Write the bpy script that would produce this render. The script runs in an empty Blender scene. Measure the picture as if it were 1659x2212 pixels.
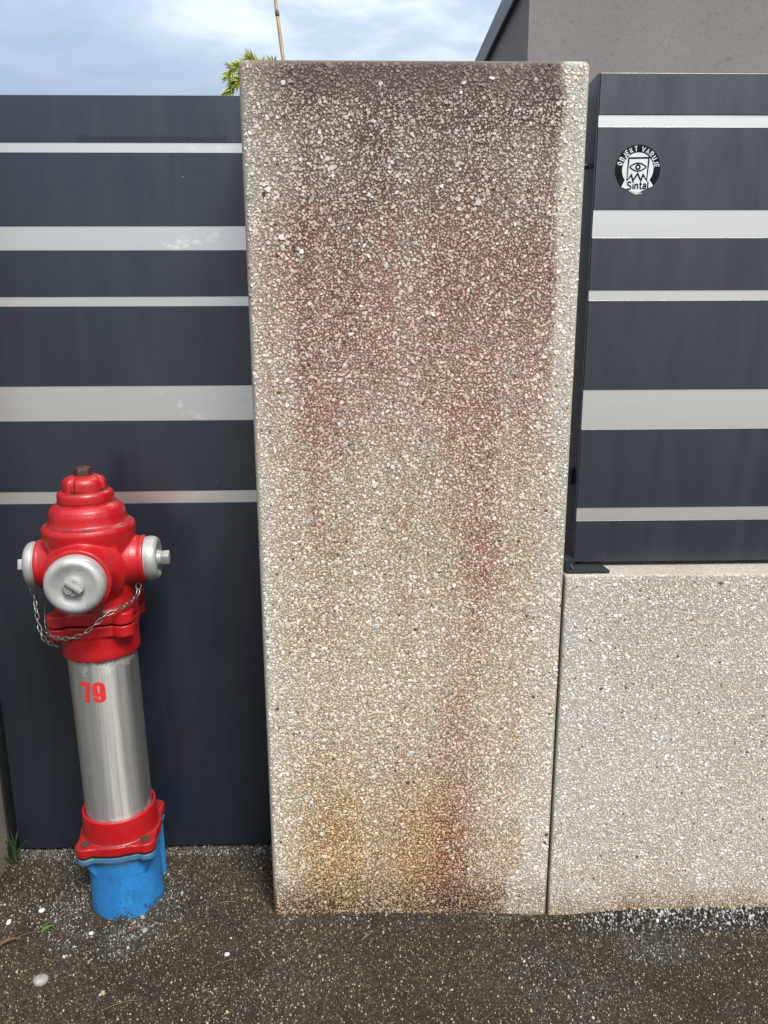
import bpy, bmesh, math, random
import numpy as np
from mathutils import Vector, Matrix
from math import sin, cos, pi, radians, sqrt, exp
random.seed(7); rng = np.random.default_rng(11)
sc = bpy.context.scene
COL = sc.collection

# ------------------------------------------------------------------ camera
def cam_axes(pitch, yaw, roll):
    p, y, r = radians(pitch), radians(yaw), radians(roll)
    f = Vector((sin(y)*cos(p), cos(y)*cos(p), -sin(p)))
    a = Vector((cos(y), -sin(y), 0)); u = a.cross(f)
    return f, a*cos(r)+u*sin(r), u*cos(r)-a*sin(r)
cd = bpy.data.cameras.new('camera'); cam = bpy.data.objects.new('camera', cd); COL.objects.link(cam)
f_, r_, u_ = cam_axes(13.33, 1.376, -0.211)
m_ = Matrix((r_, u_, -f_)).transposed().to_4x4(); m_.translation = (0, 0, 1.47)
cam.matrix_world = m_
cd.sensor_fit = 'VERTICAL'; cd.sensor_height = 36; cd.lens = 36*1661/2212
cd.clip_start = .05; cd.clip_end = 2000
sc.camera = cam

# ------------------------------------------------------------------ node helpers
class NT:
    def __init__(s, nt): s.t = nt; nt.nodes.clear()
    def n(s, ty, ins=None, **kw):
        nd = s.t.nodes.new(ty)
        for k, v in kw.items(): setattr(nd, k, v)
        for k, v in (ins or {}).items():
            sk = nd.inputs[k]
            if isinstance(v, bpy.types.NodeSocket): s.t.links.new(v, sk)
            elif isinstance(v, bpy.types.Node): s.t.links.new(v.outputs[0], sk)
            else:
                if hasattr(sk.default_value, '__len__') and len(sk.default_value) == 4 and len(v) == 3: v = (*v, 1)
                sk.default_value = v
        return nd
    def math(s, op, a, b=0., c=None, clamp=False):
        d = {0: a, 1: b}
        if c is not None: d[2] = c
        return s.n('ShaderNodeMath', d, operation=op, use_clamp=clamp).outputs[0]
    def mix(s, fac, a, b, mode='MIX'):
        nd = s.n('ShaderNodeMix', data_type='RGBA', blend_type=mode)
        for i, v in ((0, fac), (6, a), (7, b)):
            sk = nd.inputs[i]
            if isinstance(v, bpy.types.NodeSocket): s.t.links.new(v, sk)
            else: sk.default_value = v if i == 0 else (*v, 1)
        return nd.outputs[2]
    def ramp(s, fac, stops, interp='LINEAR'):
        nd = s.n('ShaderNodeValToRGB', {0: fac}); cr = nd.color_ramp; cr.interpolation = interp
        while len(cr.elements) < len(stops): cr.elements.new(.5)
        for e, (p, c) in zip(cr.elements, stops):
            e.position = p; e.color = (c, c, c, 1) if not hasattr(c, '__len__') else (*c, 1)
        return nd.outputs[0]
    def noise(s, vec, scale, detail=3, rough=.55, dist=0.):
        return s.n('ShaderNodeTexNoise', {'Vector': vec, 'Scale': scale, 'Detail': detail, 'Roughness': rough, 'Distortion': dist}).outputs[0]
    def mapping(s, vec, scale=(1, 1, 1), loc=(0, 0, 0)):
        return s.n('ShaderNodeMapping', {'Vector': vec, 'Scale': scale, 'Location': loc}).outputs[0]
    def bump(s, h, strength=.3, dist=.01, normal=None):
        d = {'Height': h, 'Strength': strength, 'Distance': dist}
        if normal is not None: d['Normal'] = normal
        return s.n('ShaderNodeBump', d).outputs[0]

def new_mat(name):
    m = bpy.data.materials.new(name); m.use_nodes = True
    g = NT(m.node_tree)
    return m, g
def finish(g, **ins):
    b = g.n('ShaderNodeBsdfPrincipled', {k.replace('_', ' '): v for k, v in ins.items()})
    g.n('ShaderNodeOutputMaterial', {'Surface': b.outputs[0]})
    return b

# ------------------------------------------------------------------ sky, sun, exposure
SUN_EL, SUN_AZ = 52, 152
w = bpy.data.worlds.new('World'); sc.world = w; w.use_nodes = True
g = NT(w.node_tree)
sky = g.n('ShaderNodeTexSky', sky_type='NISHITA', sun_disc=False, sun_elevation=radians(SUN_EL), sun_rotation=radians(SUN_AZ), dust_density=2.0)
tc = g.n('ShaderNodeTexCoord').outputs['Generated']
sx = g.n('ShaderNodeSeparateXYZ', {0: tc})
up = g.math('MAXIMUM', sx.outputs[2], 0.)
mp = g.mapping(tc, (1, 1, 2.2), (3.10, 1.35, .35))
n1 = g.noise(mp, 2.1, 6, .55, .35)
n2 = g.noise(g.mapping(tc, (1, 1, 3.0), (7.3, 2.2, 5.1)), 4.6, 5, .55, .5)
cl = g.math('ADD', g.math('MULTIPLY', n1, .68), g.math('MULTIPLY', n2, .32))
cloud = g.ramp(cl, [(.38, (2.45, 3.05, 3.95)), (.46, (3.0, 3.6, 4.4)), (.52, (3.6, 4.2, 5.0)), (.58, (5.2, 5.7, 6.2)), (.66, (7.2, 7.3, 7.4))])
grad = g.math('MULTIPLY_ADD', up, 1.2, .28)
cloud = g.mix(1., cloud, g.n('ShaderNodeCombineXYZ', {0: grad, 1: grad, 2: grad}).outputs[0], 'MULTIPLY')
colr = g.mix(.88, sky.outputs[0], cloud)
bg = g.n('ShaderNodeBackground', {'Color': colr, 'Strength': .070})
g.n('ShaderNodeOutputWorld', {'Surface': bg.outputs[0]})

sl = bpy.data.lights.new('sun', 'SUN'); so = bpy.data.objects.new('sun', sl); COL.objects.link(so)
sl.energy = 1.5; sl.angle = radians(22); sl.color = (1, .965, .91)
sd = Vector((sin(radians(SUN_AZ))*cos(radians(SUN_EL)), cos(radians(SUN_AZ))*cos(radians(SUN_EL)), sin(radians(SUN_EL))))
so.rotation_euler = sd.to_track_quat('Z', 'Y').to_euler()

sc.view_settings.view_transform = 'Standard'; sc.view_settings.look = 'None'
sc.view_settings.gamma = 1; sc.view_settings.use_curve_mapping = False
sc.view_settings.exposure = 2.0

# ------------------------------------------------------------------ object helpers
def tag(o, label=None, cat=None, group=None, kind=None):
    if label: o['label'] = label
    if cat: o['category'] = cat
    if group: o['group'] = group
    if kind: o['kind'] = kind
    return o
def empty(name, loc=(0, 0, 0), rz=0):
    o = bpy.data.objects.new(name, None); COL.objects.link(o)
    o.location = loc; o.rotation_euler = (0, 0, rz); o.empty_display_size = .05
    return o
def link(name, me, mat=None, parent=None, world=True):
    """world=True: mesh coordinates are world ones; the parent's (unrotated) location is undone."""
    o = bpy.data.objects.new(name, me); COL.objects.link(o)
    if mat and not me.materials: me.materials.append(mat)
    if parent:
        o.parent = parent
        if world:
            p, L = parent, Vector((0, 0, 0))
            while p: L += p.location; p = p.parent
            o.location = -L
    return o
def obj(name, bm, mat, parent=None, world=True, smooth=False):
    bmesh.ops.recalc_face_normals(bm, faces=bm.faces)
    me = bpy.data.meshes.new(name); bm.to_mesh(me); bm.free()
    if smooth: me.shade_smooth()
    else: me.shade_flat()
    return link(name, me, mat, parent, world)
def auto_smooth(o, ang=35):
    me = o.data; me.shade_smooth()
    bm = bmesh.new(); bm.from_mesh(me)
    for e in bm.edges: e.smooth = len(e.link_faces) == 2 and e.calc_face_angle(0) < radians(ang)
    bm.to_mesh(me); bm.free()
    return o
def box(bm, x0, x1, y0, y1, z0, z1, bev=0., seg=2):
    r = bmesh.ops.create_cube(bm, size=1)
    for v in r['verts']:
        v.co = ((x0+x1)/2+v.co.x*(x1-x0), (y0+y1)/2+v.co.y*(y1-y0), (z0+z1)/2+v.co.z*(z1-z0))
    if bev:
        es = list({e for v in r['verts'] for e in v.link_edges})
        bmesh.ops.bevel(bm, geom=es, offset=bev, segments=seg, profile=.5, affect='EDGES')
def lathe(bm, prof, seg=48, M=None, closed=True):
    """prof: list of (r, h) along the axis Z; M places it."""
    M = M or Matrix()
    rings = []
    for r, h in prof:
        rings.append([bm.verts.new(M @ Vector((r*cos(2*pi*k/seg), r*sin(2*pi*k/seg), h))) for k in range(seg)])
    for a, b in zip(rings, rings[1:]):
        for k in range(seg): bm.faces.new((a[k], a[(k+1) % seg], b[(k+1) % seg], b[k]))
    if closed:
        bm.faces.new(rings[0][::-1]); bm.faces.new(rings[-1])
def tube(bm, pts, rad, seg=8, closed=False):
    pts = [Vector(p) for p in pts]; n = len(pts); rings = []
    rads = rad if hasattr(rad, '__len__') else [rad]*n
    up = None
    for i in range(n):
        if closed: t = (pts[(i+1) % n]-pts[i-1]).normalized()
        else: t = (pts[min(i+1, n-1)]-pts[max(i-1, 0)]).normalized()
        if up is None: up = t.orthogonal().normalized()
        up = (up-t*up.dot(t)).normalized(); s = t.cross(up)
        rings.append([bm.verts.new(pts[i]+(up*cos(2*pi*k/seg)+s*sin(2*pi*k/seg))*rads[i]) for k in range(seg)])
    for a, b in zip(rings, rings[1:]+([rings[0]] if closed else [])):
        for k in range(seg): bm.faces.new((a[k], a[(k+1) % seg], b[(k+1) % seg], b[k]))
    if not closed:
        bm.faces.new(rings[0][::-1]); bm.faces.new(rings[-1])
def prism(bm, poly, z0, z1, M=None):
    M = M or Matrix()
    a = [bm.verts.new(M @ Vector((x, y, z0))) for x, y in poly]; b = [bm.verts.new(M @ Vector((x, y, z1))) for x, y in poly]
    bm.faces.new(a[::-1]); bm.faces.new(b)
    for i in range(len(a)): j = (i+1) % len(a); bm.faces.new((a[i], a[j], b[j], b[i]))
def rounded(pts, r, seg=5):
    """round the corners of a convex or concave polygon"""
    out = []; n = len(pts)
    for i in range(n):
        p = Vector(pts[i]); a = Vector(pts[i-1])-p; b = Vector(pts[(i+1) % n])-p
        k = min(r, a.length*.45, b.length*.45); A = p+a.normalized()*k; B = p+b.normalized()*k
        for t in range(seg+1):
            t /= seg; out.append(tuple((1-t)**2*A+2*t*(1-t)*p+t*t*B))
    return out
def axis_M(origin, direction, roll=0):
    return Matrix.Translation(origin) @ Vector(direction).to_track_quat('Z', 'Y').to_matrix().to_4x4() @ Matrix.Rotation(roll, 4, 'Z')

# ------------------------------------------------------------------ numpy noise
_T = rng.random((512, 512))
def vn(x, y, s=0):
    x = np.asarray(x, float)+s*17.31; y = np.asarray(y, float)+s*41.77
    xi = np.floor(x).astype(int); yi = np.floor(y).astype(int); fx = x-xi; fy = y-yi
    fx = fx*fx*(3-2*fx); fy = fy*fy*(3-2*fy); xi %= 512; yi %= 512; x1 = (xi+1) % 512; y1 = (yi+1) % 512
    return (_T[yi, xi]*(1-fx)+_T[yi, x1]*fx)*(1-fy)+(_T[y1, xi]*(1-fx)+_T[y1, x1]*fx)*fy
def fbm(x, y, s=0, o=4):
    v = 0; a = .5; t = 0
    for k in range(o): v = v+a*vn(x*2**k, y*2**k, s+k*3); t += a; a *= .5
    return v/t
def ss(a, b, x):
    t = np.clip((np.asarray(x, float)-a)/(b-a), 0, 1); return t*t*(3-2*t)
def L3(a, b, t): return a*(1-t)[..., None]+b*t[..., None]

def np_mesh(name, V, quads=None, polys=None, col=None):
    """polys: (n,k) index arrays list"""
    groups = [q for q in ([quads] if quads is not None else [])+(polys or [])]
    me = bpy.data.meshes.new(name); me.vertices.add(len(V)); me.vertices.foreach_set('co', np.ascontiguousarray(V, np.float32).ravel())
    li = np.concatenate([q.ravel() for q in groups]); st = []; o = 0
    for q in groups: st.append(o+np.arange(len(q))*q.shape[1]); o += q.size
    me.loops.add(len(li)); me.loops.foreach_set('vertex_index', li.astype(np.int32))
    st = np.concatenate(st).astype(np.int32); me.polygons.add(len(st)); me.polygons.foreach_set('loop_start', st)
    if col is not None:
        ca = me.color_attributes.new('col', 'FLOAT_COLOR', 'POINT')
        ca.data.foreach_set('color', np.concatenate([col, np.ones((len(col), 1))], 1).astype(np.float32).ravel())
    me.update(calc_edges=True)
    return me
def chips(name, P, U, V, N, rad, hgt, col, k=5, sink=.35):
    """angular chips of stone, one per row of P, lying in the plane U, V and standing out along N"""
    n = len(P); a = rng.random((n, 1))*2*pi+np.arange(k)[None]*2*pi/k+rng.normal(0, .22, (n, k))
    rr = rad[:, None]*(.8+.4*rng.random((n, k))); asp = .55+.45*rng.random((n, 1)); th = rng.random((n, 1))*pi
    def ring(r, h):
        x = r*np.cos(a); y = r*np.sin(a)*asp
        x, y = x*np.cos(th)-y*np.sin(th), x*np.sin(th)+y*np.cos(th)
        return P[:, None]+x[..., None]*U+y[..., None]*V+h[..., None]*N
    tilt = rng.normal(0, .25, (n, 2))
    hb = -sink*hgt[:, None]*np.ones((1, k))
    top = hgt[:, None]*(1+tilt[:, :1]*np.cos(a)+tilt[:, 1:]*np.sin(a))
    R0 = ring(rr, hb); R1 = ring(rr*(.58+.25*rng.random((n, 1))), np.maximum(top, .15*hgt[:, None]))
    Vv = np.concatenate([R0, R1], 1).reshape(-1, 3)
    b = (np.arange(n)*2*k)[:, None]; i = np.arange(k)[None]; j = (i+1) % k
    q = np.stack([b+i, b+j, b+k+j, b+k+i], -1).reshape(-1, 4); t = b+k+i
    me = np_mesh(name, Vv, q, [t], np.repeat(col, 2*k, 0))
    me.shade_flat()
    return me
def scatter(x0, x1, y0, y1, sp, jit=.9):
    nx = max(1, int((x1-x0)/sp)); ny = max(1, int((y1-y0)/sp))
    X, Y = np.meshgrid((np.arange(nx)+.5)*(x1-x0)/nx+x0, (np.arange(ny)+.5)*(y1-y0)/ny+y0)
    X = X+(np.arange(ny) % 2)[:, None]*sp*.5
    X = X+(rng.random(X.shape)-.5)*sp*jit; Y = Y+(rng.random(Y.shape)-.5)*sp*jit
    return X.ravel(), Y.ravel()

# ------------------------------------------------------------------ materials
def stone_mat(name, vscale, cell, bstr, rough=.85, contrast=(.55, 1.25)):
    """colour from the mesh (stain map), broken up by fine grains"""
    m, g = new_mat(name)
    at = g.n('ShaderNodeAttribute', attribute_name='col').outputs['Color']
    co = g.n('ShaderNodeTexCoord').outputs['Object']
    v1 = g.n('ShaderNodeTexVoronoi', {'Vector': co, 'Scale': vscale, 'Randomness': 1.}, feature='F1')
    ve = g.n('ShaderNodeTexVoronoi', {'Vector': co, 'Scale': vscale, 'Randomness': 1.}, feature='DISTANCE_TO_EDGE')
    cellv = g.n('ShaderNodeSeparateColor', {0: v1.outputs['Color']}).outputs[0]
    edge = g.ramp(ve.outputs[0], [(.0, .45), (.12, 1.)])
    val = g.math('MULTIPLY', g.ramp(cellv, [(0, contrast[0]), (.75, 1.), (1, contrast[1])]), edge)
    val = g.math('MULTIPLY', val, g.ramp(g.noise(co, vscale*2.7, 2), [(.3, .82), (.7, 1.15)]))
    c = g.mix(cell, at, g.mix(1., at, g.n('ShaderNodeCombineXYZ', {0: val, 1: val, 2: val}).outputs[0], 'MULTIPLY'))
    h = g.math('MULTIPLY_ADD', g.noise(co, vscale*1.7, 3), .5, ve.outputs[0])
    finish(g, Base_Color=c, Roughness=rough, Normal=g.bump(h, bstr, .002), Specular_IOR_Level=.35)
    return m
def chip_mat(name, rough=.6):
    m, g = new_mat(name)
    at = g.n('ShaderNodeAttribute', attribute_name='col').outputs['Color']
    co = g.n('ShaderNodeTexCoord').outputs['Object']
    v = g.ramp(g.noise(co, 420, 3), [(.3, .8), (.7, 1.12)])
    c = g.mix(1., at, g.n('ShaderNodeCombineXYZ', {0: v, 1: v, 2: v}).outputs[0], 'MULTIPLY')
    finish(g, Base_Color=c, Roughness=rough, Specular_IOR_Level=.4)
    return m
def tone_mat(name, col, rough=.6, var=.25, scale=40, metal=0., bump=.1, stretch=(1, 1, 1), spec=.5, col2=None):
    m, g = new_mat(name)
    co = g.mapping(g.n('ShaderNodeTexCoord').outputs['Object'], stretch)
    n = g.noise(co, scale, 4, .6)
    a = tuple(c*(1-var) for c in col); b = col2 or tuple(min(1, c*(1+var)) for c in col)
    c = g.mix(g.ramp(n, [(.3, 0.), (.7, 1.)]), a, b)
    finish(g, Base_Color=c, Roughness=rough, Metallic=metal, Specular_IOR_Level=spec, Normal=g.bump(g.noise(co, scale*4, 3), bump, .002))
    return m

M_conc = stone_mat('washed_concrete', 260, .9, .3, contrast=(.72, 1.15))
M_chip = chip_mat('aggregate_stone')
M_ground = stone_mat('dirty_asphalt', 210, 1., 1., .85, (.35, 1.75))
M_grit = chip_mat('ground_grit', .7)

def paint_gate():
    m, g = new_mat('anthracite_powder_coat')
    co = g.n('ShaderNodeTexCoord').outputs['Object']
    st = g.noise(g.mapping(co, (7, 7, 1.1)), 2.4, 5, .6, .6)
    bl = g.noise(co, 4.5, 4, .55)
    c = g.mix(g.ramp(st, [(.35, 0.), (.7, 1.)]), (.0062, .0098, .0165), (.0074, .0114, .0190))
    c = g.mix(g.ramp(bl, [(.45, 0.), (.8, .7)]), c, (.0125, .0165, .0235))
    v = g.n('ShaderNodeTexVoronoi', {'Vector': g.mapping(co, (1, 1, .8)), 'Scale': 26.}, feature='F1')
    keep = g.math('GREATER_THAN', g.n('ShaderNodeSeparateColor', {0: v.outputs['Color']}).outputs[0], .9)
    sp = g.math('MULTIPLY', g.math('LESS_THAN', v.outputs[0], .035), keep)
    c = g.mix(g.math('MULTIPLY', sp, .55), c, (.45, .45, .42))
    # wiped wet band on the lower edge of the left top board
    sxy = g.n('ShaderNodeSeparateXYZ', {0: co})
    wob = g.math('MULTIPLY_ADD', g.noise(co, 14, 2), .012, sxy.outputs[2])
    wet = g.math('MULTIPLY', g.math('LESS_THAN', wob, 1.9165), g.math('GREATER_THAN', wob, 1.88))
    wet = g.math('MULTIPLY', wet, g.math('MULTIPLY', g.math('GREATER_THAN', sxy.outputs[0], -.665), g.math('LESS_THAN', sxy.outputs[0], -.315)))
    c = g.mix(wet, c, (.006, .0075, .010))
    r = g.math('SUBTRACT', g.ramp(st, [(.3, .30), (.7, .42)]), g.math('MULTIPLY', wet, .1))
    finish(g, Base_Color=c, Roughness=r, Specular_IOR_Level=.92,
           Normal=g.bump(g.noise(co, 620, 2), .10, .002, g.bump(g.noise(co, 130, 3), .05, .004)))
    return m
M_gate = paint_gate()
def steel_strip():
    m, g = new_mat('brushed_steel_strip')
    co = g.n('ShaderNodeTexCoord').outputs['Object']
    br = g.noise(g.mapping(co, (3, 3, 900)), 1.5, 2)
    pt = g.ramp(g.noise(g.mapping(co, (1, 1, 1.3)), 16, 6, .72), [(.56, 0.), (.62, .8)])
    xx = g.n('ShaderNodeSeparateXYZ', {0: co}).outputs[0]
    msk = g.math('MULTIPLY', g.math('GREATER_THAN', xx, -.52), g.math('LESS_THAN', xx, 0.))
    pt = g.math('MULTIPLY', pt, msk)
    c = g.mix(g.ramp(br, [(.3, 0.), (.7, 1.)]), (.78, .745, .69), (.85, .815, .76))
    c = g.mix(g.math('MULTIPLY', pt, .35), c, (.80, .79, .74))
    finish(g, Base_Color=c, Metallic=.92, Roughness=g.math('MULTIPLY_ADD', pt, .2, .36), Anisotropic=.3, Normal=g.bump(br, .06, .001))
    return m
M_strip = steel_strip()
M_dark = tone_mat('black_painted_steel', (.012, .013, .015), .45, .3, 30)

def paint_red():
    m, g = new_mat('red_enamel')
    co = g.n('ShaderNodeTexCoord').outputs['Object']
    n = g.noise(co, 24, 5, .65)
    c = g.mix(g.ramp(g.noise(co, 6, 3), [(.35, 0.), (.7, 1.)]), (.300, .0045, .0065), (.37, .0060, .0085))
    c = g.mix(g.ramp(n, [(.53, 0.), (.74, .6)]), c, (.085, .008, .008))
    zz = g.n('ShaderNodeSeparateXYZ', {0: co}).outputs[2]
    grime = g.ramp(g.noise(co, 30, 5, .75), [(.40, 0.), (.62, 1.)])
    led = None
    for z0, hw in ((1.034, .007), (1.112, .006), (.838, .008), (.805, .007), (.226, .008), (1.083, .005)):
        k = g.math('SUBTRACT', 1., g.math('DIVIDE', g.math('ABSOLUTE', g.math('SUBTRACT', zz, z0)), hw), clamp=True)
        led = k if led is None else g.math('MAXIMUM', led, k)
    c = g.mix(g.math('MULTIPLY', g.math('MULTIPLY', led, grime), .85), c, (.035, .012, .010))
    ch = g.ramp(g.noise(co, 46, 4, .7), [(.69, 0.), (.71, 1.)])
    c = g.mix(ch, c, (.06, .025, .015))
    finish(g, Base_Color=c, Roughness=g.ramp(n, [(.4, .33), (.75, .58)]), Specular_IOR_Level=.42, Coat_Weight=.12, Coat_Roughness=.15,
           Normal=g.bump(g.noise(co, 70, 4, .65), .22, .004))
    return m
M_red = paint_red()
def paint_blue():
    m, g = new_mat('chipped_blue_paint')
    co = g.n('ShaderNodeTexCoord').outputs['Object']
    n = g.noise(g.mapping(co, (1, 1, .7)), 26, 5, .7)
    c = g.mix(g.ramp(n, [(.35, 0.), (.7, 1.)]), (.012, .120, .30), (.018, .170, .43))
    sxy = g.n('ShaderNodeSeparateXYZ', {0: co})
    low = g.math('MULTIPLY_ADD', g.noise(co, 38, 4, .7), 1., g.math('MULTIPLY', g.ramp(sxy.outputs[2], [(0., 1.), (.12, 0.)]), .20))
    c = g.mix(g.ramp(low, [(.69, 0.), (.75, .85)]), c, (.028, .030, .030))
    spots = g.ramp(g.noise(co, 95, 3, .6), [(.67, 0.), (.70, .85)])
    c = g.mix(spots, c, (.022, .022, .020))
    strk = g.ramp(g.noise(g.mapping(co, (1, 1, .16)), 60, 4, .7), [(.52, 0.), (.72, .55)])
    c = g.mix(g.math('MULTIPLY', strk, g.ramp(sxy.outputs[2], [(0., 1.), (.16, .35)])), c, (.016, .040, .060))
    gr = g.math('MULTIPLY_ADD', g.noise(co, 30, 4, .7), .5, g.ramp(sxy.outputs[2], [(.125, 0.), (.175, .55)]))
    c = g.mix(g.ramp(gr, [(.55, 0.), (.85, .85)]), c, (.055, .10, .11))
    finish(g, Base_Color=c, Roughness=.5, Normal=g.bump(g.math('ADD', g.noise(co, 120, 4, .7), g.math('MULTIPLY', spots, -.4)), .35, .002))
    return m
M_blue = paint_blue()
def cast_alu():
    m, g = new_mat('cast_aluminium')
    co = g.n('ShaderNodeTexCoord').outputs['Object']
    n = g.noise(co, 34, 5, .7)
    c = g.mix(g.ramp(g.noise(co, 9, 3), [(.35, 0.), (.65, 1.)]), (.33, .325, .305), (.44, .435, .41))
    c = g.mix(g.ramp(n, [(.56, 0.), (.76, .62)]), c, (.10, .088, .07))
    finish(g, Base_Color=c, Metallic=.45, Roughness=g.ramp(n, [(.4, .36), (.7, .6)]), Normal=g.bump(g.noise(co, 300, 2), .15, .001))
    return m
M_alu = cast_alu()
def pipe_steel():
    m, g = new_mat('stainless_pipe')
    co = g.n('ShaderNodeTexCoord').outputs['Object']
    st = g.noise(g.mapping(co, (60, 60, 1.2)), 1.4, 4, .6)
    fine = g.noise(g.mapping(co, (160, 160, 3)), 2.2, 2)
    c = g.mix(g.ramp(st, [(.35, 0.), (.65, 1.)]), (.56, .53, .48), (.63, .605, .56))
    c = g.mix(g.ramp(fine, [(.60, 0.), (.74, .45)]), c, (.28, .26, .23))
    sxy = g.n('ShaderNodeSeparateXYZ', {0: co})
    # mud splashed below the collar and in the rim at the foot
    mud = g.math('ADD', g.noise(g.mapping(co, (1, 1, .8)), 44, 5, .7), g.ramp(sxy.outputs[2], [(0., 0.), (.665, 0.), (.715, .36), (1, .36)]))
    mud = g.math('ADD', mud, g.ramp(sxy.outputs[2], [(0., .3), (.275, .3), (.315, 0.)]))
    mudf = g.ramp(mud, [(.70, 0.), (.84, .75)])
    c = g.mix(mudf, c, (.10, .075, .045))
    pits = g.ramp(g.noise(co, 110, 2), [(.73, 0.), (.76, .7)])
    c = g.mix(pits, c, (.06, .05, .04))
    r = g.math('MULTIPLY_ADD', mudf, .4, g.ramp(st, [(.3, .40), (.7, .50)]))
    finish(g, Base_Color=c, Metallic=g.math('SUBTRACT', .96, g.math('MULTIPLY', mudf, .8)), Roughness=r, Anisotropic=.65, Anisotropic_Rotation=.25, Tangent=g.n('ShaderNodeTangent', direction_type='RADIAL', axis='Z').outputs[0], Normal=g.bump(st, .03, .002))
    return m
M_pipe = pipe_steel()
M_rust = tone_mat('rusty_iron', (.035, .012, .009), .6, .5, 120, .3, .4, col2=(.085, .030, .018))
M_bolt = tone_mat('dirty_bolt', (.045, .026, .014), .8, .5, 200, .2, .4)
M_chain = tone_mat('worn_chain_steel', (.20, .185, .165), .38, .4, 160, .9, .1)
M_num = tone_mat('red_number_paint', (.50, .022, .018), .45, .08, 60)
M_white = tone_mat('white_vinyl', (.50, .515, .52), .4, .05, 40, 0, .02)
M_black = tone_mat('black_vinyl', (.005, .005, .006), .4, .2, 60, 0, .35, spec=.1)
M_cream = tone_mat('peeling_sticker_edge', (.36, .35, .24), .6, .15, 90)
M_cane = tone_mat('dry_cane', (.34, .235, .11), .6, .35, 30, stretch=(6, 6, 1), col2=(.50, .36, .18))
M_node = tone_mat('cane_node', (.085, .055, .04), .7, .3, 90)
M_needle = tone_mat('spruce_needles', (.23, .29, .03), .5, .15, 28, col2=(.43, .46, .06))
M_twig = tone_mat('brown_twig', (.09, .065, .035), .8, .3, 60)
M_grass = tone_mat('grass_blade', (.018, .036, .009), .5, .4, 30)
M_leaf = tone_mat('fresh_leaf', (.06, .14, .02), .45, .25, 60)
M_dry = tone_mat('dry_leaf', (.075, .032, .016), .7, .4, 70)
M_straw = tone_mat('straw', (.105, .082, .042), .7, .3, 80)
M_peb = tone_mat('white_pebble', (.50, .49, .45), .6, .12, 90, bump=.2)
M_pebg = tone_mat('grey_pebble', (.22, .21, .185), .8, .3, 130, bump=.5)

def plaster():
    m, g = new_mat('brown_render_plaster')
    co = g.n('ShaderNodeTexCoord').outputs['Object']
    n = g.noise(g.mapping(co, (1, 1, .75)), 30, 4, .7, .6)
    c = g.mix(g.ramp(g.noise(co, 1.2, 4), [(.3, 0.), (.7, 1.)]), (.158, .143, .134), (.176, .161, .152))
    c = g.mix(g.ramp(n, [(.55, 0.), (.70, .55)]), c, (.10, .090, .083))
    finish(g, Base_Color=c, Roughness=.9, Specular_IOR_Level=.2, Normal=g.bump(n, .6, .006))
    return m
M_plaster = plaster()
M_coping = tone_mat('dark_coping_metal', (.030, .033, .038), .45, .15, 20)

# ------------------------------------------------------------------ ground
def gz(x, y):
    x = np.asarray(x, float); y = np.asarray(y, float)
    near = ss(8, 3, np.hypot(x, y-1.7))
    z = -.019*ss(.1, .55, x)+near*((fbm(x*9, y*9, 3)-.5)*.010+(fbm(x*30, y*30, 5, 2)-.5)*.004)
    d = np.hypot(x+.645, y-1.765)
    z = z+.010*np.exp(-((d-.10)/.05)**2)*(.5+fbm(x*20, y*20, 8))
    z = z+.012*ss(1.90, 1.99, y)*ss(.1, -.1, x+.2)
    return z+.010*ss(1.62, 1.69, y)*ss(.45, .7, x)
def grit_white(x, y):
    """how much pale loose grit lies here (a real covering, not light)"""
    d = np.hypot((x+.66), (y-1.745)); n = fbm(x*11, y*11, 21); n2 = fbm(x*34, y*34, 22, 3)
    a = ss(.24, .09, d)*ss(.28, .55, n)*.9
    a = np.maximum(a, .9*np.exp(-(((x+.76)/.06)**2+((y-1.73)/.05)**2)))
    b = ss(1.915, 1.945, y)*ss(-.24, -.26, x)*1.0
    c = ss(1.60, 1.68, y)*ss(.42, .75, x)*.95
    c2 = .75*np.exp(-(((x-.72)/.10)**2+((y-1.585)/.055)**2))
    e = .5*ss(1.60, 1.685, y)*ss(-.25, -.2, x)*ss(.6, .3, x)*ss(.3, .6, n)
    f = .30*ss(.5, .72, fbm(x*3.1, y*4.1, 31))
    return np.clip(np.maximum.reduce([a, b, c, c2, e, f])*(.55+.9*n2), 0, 1)
xs = np.concatenate([[-400, -80, -20, -6, -2.5], np.linspace(-1.5, 1.5, 260), [2.5, 6, 20, 80, 400]])
ys = np.concatenate([[-400, -80, -20, -6, -2, -.5, .4], np.linspace(.9, 2.2, 130), [2.8, 4, 8, 20, 80, 400]])
X, Y = np.meshgrid(xs, ys); Z = gz(X, Y)
Vv = np.stack([X, Y, Z], -1).reshape(-1, 3)
nx, ny = len(xs), len(ys); b = (np.arange(ny-1)[:, None]*nx+np.arange(nx-1)[None]).ravel()
Q = np.stack([b, b+1, b+nx+1, b+nx], -1)
def ground_col(x, y):
    n = fbm(x*5, y*5, 41)
    c = L3(np.array([.0235, .0150, .0064]), np.array([.0395, .0265, .0122]), ss(.3, .7, n))
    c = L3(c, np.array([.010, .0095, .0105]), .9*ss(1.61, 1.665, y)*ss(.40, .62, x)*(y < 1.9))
    far = ss(2.5, 5, np.hypot(x, y-1.5))
    c = L3(c, np.array([.20, .193, .183]), far)
    return L3(c, np.array([  .052, .047, .041]), grit_white(x, y)*.6*(1-far)*(1-ss(1.60, 1.68, y)*ss(.38, .6, x)))
me = np_mesh('ground', Vv, Q, None, ground_col(X.ravel(), Y.ravel())); me.shade_smooth()
tag(link('ground', me, M_ground), kind='structure')

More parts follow.
